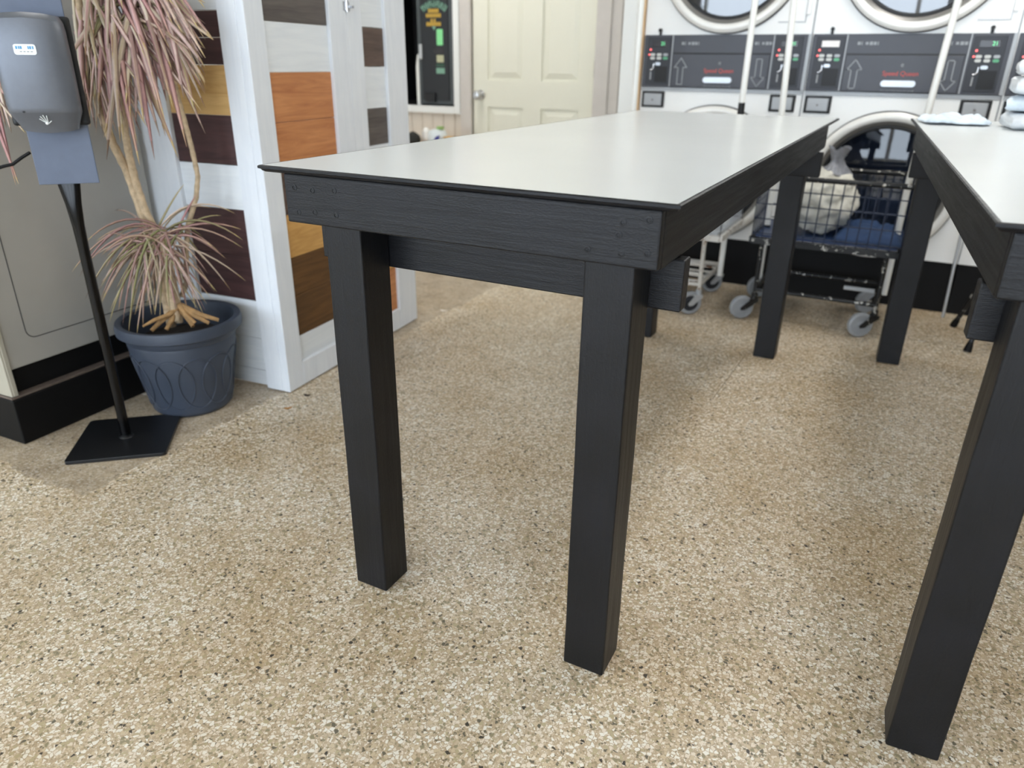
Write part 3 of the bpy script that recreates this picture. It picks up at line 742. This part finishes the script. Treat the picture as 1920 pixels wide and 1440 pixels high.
    for zc, gl, nm in ((.612, 'gaslo', 'lower'), (1.69, 'gasgl', 'upper')):
        q = Matrix.Translation((cy, 0, zc)) @ Matrix.Rotation(PI / 2, 4, 'X')       # lathe z runs towards the room
        dd = MB().lathe([(.326, -.01), (.366, .0005), (.366, .012), (.362, .016)], 96, q).build('round_door', M['gasket'], t, smooth=40)
        MB().lathe([(.361, .010), (.360, .026), (.350, .034), (.335, .036), (.322, .032), (.318, .028)], 96, q).build('door_ring', M['ring'], dd, smooth=40)
        MB().lathe([(.318, .030), (.312, .026), (.300, .014), (.296, .008)], 96, q).build('inner_ring', M['ringd'], dd, smooth=40)
        MB().lathe([(.297, .012), (.292, .014), (.284, .012), (.28, .004)], 96, q).build('gasket', M['gasket'], dd, smooth=40)
        MB().lathe([(.283, .006), (.2, .011), (.1, .014), (0, .015)], 64, q).build('door_glass', M[gl], dd, smooth=60)
        MB().lathe([(.3, -.012), (.31, -.1), (.31, -.40), (.15, -.42), (0, -.42)], 64, q).build('drum', M['drum'], dd, smooth=40)
        if nm == 'upper':
            m = MB(); m.box(.70, Wd - .045, -.003, -.0003, 1.376, 1.38); m.box(Wd - .047, Wd - .043, -.003, -.0003, 1.376, 2.0); m.build('door_edge_seam', M['grey'], t)
            m = MB(); m.box(Wd - .044, Wd - .024, -.010, -.0005, 1.41, 1.50); m.build('hinge', M['enamel'], t, .002)
    return t
make_dryer('leftmost white stacked dryer, beside the bare timber edge near the cream door', -.985)
make_dryer('white stacked dryer in the middle with washed out left display behind the wire cart', -.11)
make_dryer('rightmost white stacked dryer, mostly behind the pile of folded laundry', .765)

# ------------------------------------------------------------------ laundry carts
def make_cart(label, loc, rz, Lx, Dy, wire, frame, sleeve, tray, hubm, tyrem, rack, trail, inset=.05):
    t = thing('laundry_cart', label, 'cart', loc, rz, 'wire laundry carts'); hx, hy = Lx / 2, Dy / 2
    zb, zt, zl = .405, .70, .155
    m = MB()
    fx = hx - inset
    for sx in (-1, 1):
        for sy in (-1, 1): m.tube([(sx * fx, sy * (hy - .02), .125), (sx * fx, sy * (hy - .02), zb)], .011, 8)
        m.tube([(sx * fx, -hy + .02, zl), (sx * fx, hy - .02, zl)], .011, 8)
    for sy in (-1, 1): m.tube([(-fx, sy * (hy - .02), zl), (fx, sy * (hy - .02), zl)], .011, 8); m.box(-hx, hx, sy * hy - .012, sy * hy + .012, zb - .02, zb + .008)
    for sx in (-1, 1): m.box(sx * hx - .012, sx * hx + .012, -hy, hy, zb - .02, zb + .008)
    m.build('frame', frame, t, smooth=50)
    m = MB(); m.tube([(-hx, -hy, zt), (hx, -hy, zt), (hx, hy, zt), (-hx, hy, zt), (-hx, -hy, zt)], .012, 10); m.build('top_rail', frame, t, smooth=50)
    box('tray', tray, t, -hx + .014, hx - .014, -hy + .014, hy - .014, zb + .0085, zb + .02, .002)
    def panel(ax, s):
        m = MB(); n = int((Lx if ax == 'x' else Dy) / .045)
        f = (lambda u, z: (u, s * hy, z)) if ax == 'x' else (lambda u, z: (s * hx, u, z))
        h = hx if ax == 'x' else hy
        for i in range(n + 1): u = -h + 2 * h * i / n; m.tube([f(u, zb), f(u, zt)], .0028, 6)
        for z in (zb + .03, zb + .10, zb + .17, zb + .235): m.tube([f(-h, z), f(h, z)], .0028, 6)
        m.build('wire_panel', wire, t)
    panel('x', -1); panel('x', 1); panel('y', -1); panel('y', 1)
    for sx in (-1, 1):
        p = MB().tube([(sx * (hx - .028), 0, zl), (sx * (hx - .028), 0, zt), (sx * (hx - .028 + (0 if rack else .05)), 0, 1.9)], .0148, 12).build('pole', sleeve, t, smooth=50)
        m = MB(); m.tube([(sx * (hx - .028), 0, .955), (sx * (hx - .028), 0, 1.01)], .0162, 12) if sx > 0 and rack else m.tube([(sx * (hx - .028), 0, zb - .03), (sx * (hx - .028), 0, zb + .03)], .0162, 12)
        m.build('collar', M['gasket'], p, smooth=50)
    MB().tube([(-hx + .028, 0, 1.9), (hx - .028, 0, 1.9)], .0125, 12).build('hanging_bar', M['chrome'], t, smooth=50)
    if rack:
        m = MB()
        for i in range(5): y = -hy + .04 + (Dy - .08) * i / 4; m.tube([(-fx, y, zl + .012), (fx, y, zl + .012)], .006, 8)
        for z in (.21, .26): m.tube([(-fx, -hy + .02, z), (fx, -hy + .02, z)], .007, 8)
        m.build('lower_rack', frame, t, smooth=50)
    else:
        box('lower_bar', M['lgrey'], t, fx - .16, fx - .02, -.05, -.03, zl + .012, zl + .03, .003)
    for sx in (-1, 1):
        for sy in (-1, 1):
            px, py = sx * fx, sy * (hy - .02); dx, dy = trail
            cx, cy_ = px + dx, py + dy; a = math.atan2(dy, dx)
            m = MB(); m.tube([(px, py, .10), (px, py, .13)], .016, 10)
            R = Matrix.Translation((px, py, 0)) @ Matrix.Rotation(a, 4, 'Z'); ln = math.hypot(dx, dy)
            for s in (-1, 1): m.prism([(-.016, .105), (.02, .105), (ln + .012, .06), (ln + .008, .048), (ln - .012, .05), (-.016, .092)], .003, R @ Matrix.Translation((0, s * .019 - .0015, 0)))
            m.box(-.018, .03, -.02, .02, .1, .106, R)
            fk = m.build('caster', M['blkmet'] if not rack else M['lgrey'], t)
            q = Matrix.Translation((cx, cy_, .0605)) @ Matrix.Rotation(a, 4, 'Z') @ Matrix.Rotation(PI / 2, 4, 'X')
            MB().lathe([(.040, -.013), (.05, -.015), (.057, -.012), (.06, -.005), (.06, .005), (.057, .012), (.05, .015), (.040, .013)], 32, q).build('wheel', tyrem, fk, smooth=50)
            MB().lathe([(0, -.014), (.014, -.014), (.016, -.010), (.041, -.009), (.041, .009), (.016, .010), (.014, .014), (0, .014)], 32, q).build('wheel_hub', hubm, fk, smooth=40)
    return t
make_cart('navy wire laundry cart holding a white bag, seen between the two tables', (.163, 2.79, 0), 0, .65, .46, M['navy'], M['blkmet'], M['sleeve'], M['bluepl'], M['tyre'], M['tyre'], False, (-.05, -.03))
make_cart('rusty pale wire laundry cart behind the near table, left of the navy cart', (-.60, 2.74, 0), 0, .60, .50, M['lgrey'], M['rust'], M['sleeve'], M['lgrey'], M['hub'], M['tyre'], True, (-.035, -.022), .075)
# bag of laundry and blue garment in the cart
def blob(name, m_, c, r, seed, amp=.16, fr=3.2, squash=1, parent=None, n=28):
    mb = MB(); bmesh.ops.create_icosphere(mb.bm, subdivisions=5, radius=1)
    for v in mb.bm.verts:
        d = v.co.copy(); k = 1 + amp * noise.noise(d * fr + Vector((seed, 0, 0))) + amp * .45 * noise.noise(d * fr * 2.7 + Vector((0, seed, 0))) + amp * .2 * abs(noise.noise(d * fr * 6))
        v.co = Vector((c[0] + d.x * r[0] * k, c[1] + d.y * r[1] * k, max(c[2] + d.z * r[2] * k, c[2] - r[2] * squash)))
    return mb.build(name, m_, parent, smooth=70)
bg = blob('laundry_bag', M['bag'], (.105, 2.79, .578), (.152, .16, .152), 3.1)
tag(bg, 'clear plastic bag of floral white bedding standing in the navy cart', 'laundry bag')
m = MB(); rings = []
for i, (z, r) in enumerate([(.70, .070), (.735, .040), (.762, .024), (.785, .030), (.81, .040), (.822, .044)]):
    rings.append([(.135 + .01 * i / 5 + r * math.cos(a) * (1 + .22 * math.sin(5 * a + i)), 2.79 + r * math.sin(a) * (1 + .2 * math.cos(4 * a + i)), z + .012 * math.sin(3 * a + i)) for a in [k * 2 * PI / 28 for k in range(28)]])
m.loft(rings, cap=False); m.build('gathered_neck', M['film'], bg, smooth=70)
m = MB(); bmesh.ops.create_grid(m.bm, x_segments=30, y_segments=24, size=.5)
for v in m.bm.verts:
    x, y = v.co.x * .30, v.co.y * .40
    h = .030 * noise.noise(Vector((x * 14, y * 14, 2))) + .012 * noise.noise(Vector((x * 40, y * 40, 5)))
    e = max(abs(v.co.x), abs(v.co.y)) / .5
    v.co = Vector((.345 + x, 2.79 + y, .428 + (1 - e ** 4) * (.045 + h) ))
tag(m.build('blue_garment', plain('blue cotton', rgb(34, 60, 98), .8, var=.15, scale=20), smooth=80), 'blue cloth lying flat in the right half of the navy cart', 'laundry')
so = bpy.context.scene.objects['blue_garment'].modifiers.new('thick', 'SOLIDIFY'); so.thickness = .004; so.offset = 1

# thin pole and black stool behind the right table
p0 = Vector((.752, 3.085, .002)); 
tag(MB().tube([p0, (.737, 3.10, .5), (.727, 3.12, .9)], .0075, 10).build('broom_handle', M['lgrey'], smooth=50), 'thin pale pole leaning on the white dryer behind the right table', 'pole')
st = thing('black_stool', 'black stool with rubber tipped splayed legs behind the right table', 'stool', (1.03, 2.76, 0))
for a, b in (((.796, 2.95), (.90, 2.84)), ((.843, 2.575), (.90, 2.68)), ((1.25, 2.95), (1.16, 2.84)), ((1.23, 2.575), (1.16, 2.68))):
    A = Vector((a[0] - 1.03, a[1] - 2.76, .003)); B = Vector((b[0] - 1.03, b[1] - 2.76, .42))
    lg = MB().tube([A.lerp(B, .07), B], .011, 10).build('leg', M['blkmet'], st, smooth=50)
    MB().tube([A, A.lerp(B, .05), A.lerp(B, .10)], [.017, .016, .012], 12).build('rubber_foot', M['rubber'], lg, smooth=50)
MB().lathe([(0, .42), (.165, .42), (.17, .43), (.17, .448), (.16, .455), (0, .458)], 40).build('seat', M['blkmet'], st, smooth=40)

# ------------------------------------------------------------------ laundry on the right table
TZ = .9844
def towel(z, w, d, h, x, y, seed, mname, label, rz=0.0):
    m = MB(); rings = []; n = 40
    for i in range(n + 1):                      # folded stack profile: rounded slab with wrinkles and drooping front edge
        t = i / n; xx = -w / 2 + w * t; ring = []
        for k in range(26):
            a = 2 * PI * k / 26; ca, sa = math.cos(a), math.sin(a)
            yy = d / 2 * math.copysign(abs(ca) ** .45, ca); zz = h / 2 * math.copysign(abs(sa) ** .7, sa)
            e = min(1, (1 - abs(2 * t - 1)) * 9) ** .5
            wr = .010 * noise.noise(Vector((xx * 22 + seed, yy * 9, z * 30))) + .004 * noise.noise(Vector((xx * 60, yy * 40 + seed, zz * 60)))
            zz = zz * (.6 + .4 * e)
            ring.append((xx + .012 * noise.noise(Vector((yy * 14, zz * 30, seed))), yy + wr, max(zz + wr * .5, -h / 2)))
        rings.append(ring)
    m.loft(rings); o = m.build('folded_towel', M[mname], None, smooth=70, loc=(x, y, z + h / 2)); o.rotation_euler = (0, 0, rz)
    return tag(o, label, 'towel', 'folded laundry on the right table')
hs_ = [(.052, 'towel', 'bottom white folded towel of the pile on the right table'), (.05, 'towelb', 'second folded cloth from the bottom of the pile, pale blue print'),
       (.056, 'towel', 'white folded towel in the middle of the pile on the right table'), (.05, 'towel', 'white folded towel second from the top of the pile'), (.052, 'towel', 'topmost white folded towel of the pile on the right table')]
z = TZ
for i, (h, mm, lb) in enumerate(hs_):
    towel(z, .34 - .014 * i, .26, h, .868 + [.012, .0, -.006, -.012, .03][i], 2.07, i * 3.7 + 1, mm, lb, [.05, -.08, .03, -.05, .1][i]); z += h + .004
def cloth(name, m_, x, y, w, d, amp, seed, label, rz=0, cat='laundry', base=TZ + .0005):
    m = MB(); bmesh.ops.create_grid(m.bm, x_segments=56, y_segments=40, size=.5)
    for v in m.bm.verts:
        u, q = v.co.x, v.co.y; e = max(abs(u), abs(q)) * 2
        k = 1 + .16 * noise.noise(Vector((u * 5, q * 5, seed)))
        h = amp * (.5 + .5 * noise.noise(Vector((u * w * 16, q * d * 16, seed)))) + amp * .5 * abs(noise.noise(Vector((u * w * 34, q * d * 34, seed + 4))))
        v.co = Vector((u * w * k, q * d * k, .003 + h * (1 - e ** 6 * .85)))
    o = m.build(name, m_, None, smooth=80, loc=(x, y, base)); o.rotation_euler = (0, 0, rz)
    s = o.modifiers.new('thick', 'SOLIDIFY'); s.thickness = .003; s.offset = 1
    return tag(o, label, cat)
cloth('crumpled_cloth', M['towelb'], .56, 2.19, .21, .21, .034, 11, 'crumpled pale blue cloth left of the folded pile on the right table', .2)
cloth('dark_garment', plain('dark violet cloth', rgb(44, 42, 58), .8), .57, 2.375, .16, .05, .012, 5, 'dark folded cloth at the far edge of the right table', .05)
# ------------------------------------------------------------------ change machine and things in the back corner
cm = thing('change_machine', 'tall black vending machine set in the white wall opening left of the cream door', 'machine', (-2.755, YB + .02, .882))
m = MB(); m.box(-.16, .15, 0, .5, 0, 1.06); m.build('housing', M['machf'], cm, .008)
box('front_panel', M['mach'], cm, -.125, .115, -.008, -.0003, .03, 1.03, .004)
m = MB()
for k in range(7):
    a = math.radians(126 - 12 * k); R_ = .155; cx, cz = 0, .515
    R = Matrix.Translation((cx + R_ * math.cos(a), -.0105, cz + R_ * math.sin(a))) @ Matrix.Rotation(PI / 2 - a, 4, 'Y')
    m.box(-.012, -.004, 0, .002, -.022, .022, R); m.box(.004, .012, 0, .002, -.022, .022, R); m.box(-.012, .012, 0, .002, .008, .02, R) if k % 2 else m.box(-.012, .012, 0, .002, -.02, -.008, R)
m.build('arched_print', M['seag'], cm)
m = MB()
for zc, w in ((.625, .09), (.595, .13), (.562, .05), (.540, .125)):
    n = int(w / .017)
    for k in range(n): x = -w / 2 + w * k / n; m.box(x - .005, x + .009, -.0105, -.0085, zc - .012, zc + .012)
m.build('amber_print', M['amber'], cm)
MB().prism([(-.016, .525), (.016, .525), (0, .50)], .002, Matrix.Translation((-.005, -.0105, 0))).build('arrow_print', M['seag'], cm)
MB().prism(rounded(.052, .105, .008), .002, Matrix.Translation((.042, -.0105, .455))).build('green_sticker', M['lime'], cm)
box('note_slot', M['screen'], cm, -.01, .07, -.0105, -.0085, .345, .385, .001)
box('cream_sticker', M['cream'], cm, .012, .072, -.0105, -.0085, .29, .338, .001)
box('dark_green_strip', plain('dark green print', rgb(52, 86, 68), .5), cm, .006, .075, -.0105, -.0085, .262, .280, .001)
box('green_strip', M['seag'], cm, .006, .078, -.0105, -.0085, .215, .252, .001)
box('cup_tray', M['dispd'], cm, -.09, -.005, -.026, -.0085, .02, .085, .004)
# lower half: the slot, cup and lock seen near the machine's foot
m = MB(); m.prism(rounded(.028, .10, .006), .018, Matrix.Translation((-.118, -.026, .36))); m.build('lock_handle', M['chrome'], cm, .002)
# white upright leaning in the opening beside the machine
m = MB(); m.loft([[(-2.935, YB + .02, .8755), (-2.918 + .01, YB + .02, .8755), (-2.908, YB + .06, .8755), (-2.935, YB + .06, .8755)],
                  [(-2.935, YB + .02, 1.14), (-2.908, YB + .02, 1.14), (-2.908, YB + .06, 1.14), (-2.935, YB + .06, 1.14)],
                  [(-2.922, YB + .02, 1.22), (-2.908, YB + .02, 1.23), (-2.908, YB + .06, 1.23), (-2.922, YB + .06, 1.22)]])
tag(m.build('white_board', M['sleeve'], None, .002), 'narrow white board standing in the dark opening beside the black machine', 'board')
sh = thing('side_cabinet', 'low beige cabinet against the back wall left of the cream door', 'cabinet', (-2.6, 3.5, 0))
box('carcass', M['jamb'], sh, -.42, .14, -.2, .2, .05, .60, .003); box('worktop', M['tan'], sh, -.44, .15, -.22, .22, .6003, .622, .004); box('plinth', M['rubber'], sh, -.40, .12, -.18, .18, 0, .0498, 0)
SZ = .6225
def bag_of(name, m_, c, r, seed, lab, cat): return tag(blob(name, m_, (c[0], c[1], SZ + r[2] * .8), r, seed, .12, 2.4, .8), lab, cat)
bag_of('black_pouch', plain('black cloth', rgb(34, 36, 34), .8), (-2.745, 3.42), (.06, .05, .050), 2, 'small black pouch on the low cabinet below the black machine', 'pouch')
bag_of('white_ball', plain('white plastic', rgb(232, 230, 226), .5), (-2.68, 3.50), (.034, .034, .066), 6, 'white rounded item behind the black pouch on the low cabinet', 'container')
bt = thing('detergent_bottle', 'white detergent bottle with green cap near the cream door', 'bottle', (-2.545, 3.44, SZ))
MB().lathe([(0, 0), (.062, 0), (.068, .008), (.068, .085), (.058, .108), (.03, .118), (0, .12)], 32).build('body', M['bottle'], bt, smooth=40)
MB().lathe([(0, .1195), (.026, .1195), (.026, .138), (0, .139)], 24, Matrix.Translation((.025, 0, 0))).build('cap', M['capgreen'], bt, smooth=40)
MB().prism([(.0, .03), (.055, .05), (.06, .085), (.03, .075)], .006, Matrix.Translation((.0, -.070, 0))).build('blue_label', M['capblue'], bt)
bx = tag(box('cardboard_box', M['gold'], None, -2.47, -2.41, 3.40, 3.46, SZ, SZ + .075, .002), 'small tan box beside the detergent bottle on the low cabinet', 'box')

# ------------------------------------------------------------------ litter on the floor
def scrap(name, m_, u, v, w, l, rz, label, cat):
    p = atz(u, v); m = MB(); bmesh.ops.create_grid(m.bm, x_segments=8, y_segments=4, size=.5)
    for q in m.bm.verts:
        k = 1 - abs(q.co.x * 2) ** 2 * .8; q.co = Vector((q.co.x * l, q.co.y * w * k, .002 + .004 * (q.co.x * 2) ** 2 + .002 * noise.noise(q.co * 6)))
    o = m.build(name, m_, None, smooth=80, loc=(p.x, p.y, 0)); o.rotation_euler = (0, 0, rz)
    s = o.modifiers.new('thick', 'SOLIDIFY'); s.thickness = .0008; s.offset = 1
    tag(o, label, cat)
scrap('dry_leaf', M['leafo'], 540, 766, .012, .03, .9, 'orange dry leaf on the floor in front of the partition corner', 'leaf')
scrap('dark_leaf', M['leafd'], 576, 742, .014, .026, .3, 'dark curled scrap on the floor beside the partition corner', 'litter')
scrap('paper_scrap', M['paper'], 273, 740, .012, .024, .6, 'white scrap on the floor between the plinth and the pot', 'litter')
scrap('paper_scrap', M['paper'], 832, 583, .02, .04, .2, 'pale paper scrap on the floor past the end of the partition', 'litter')
scrap('dark_bit', M['leafd'], 1322, 985, .006, .011, .2, 'tiny dark bit on the floor right of the near table legs', 'litter')
scrap('paper_scrap', M['paper'], 1728, 641, .008, .03, .1, 'white fleck on the floor right of the far leg of the right table', 'litter')

S.view_settings.view_transform = 'Standard'; S.view_settings.look = 'None'; S.view_settings.exposure = .62; S.view_settings.gamma = 1
S.cycles.use_denoising = True
S.cycles.max_bounces = 8
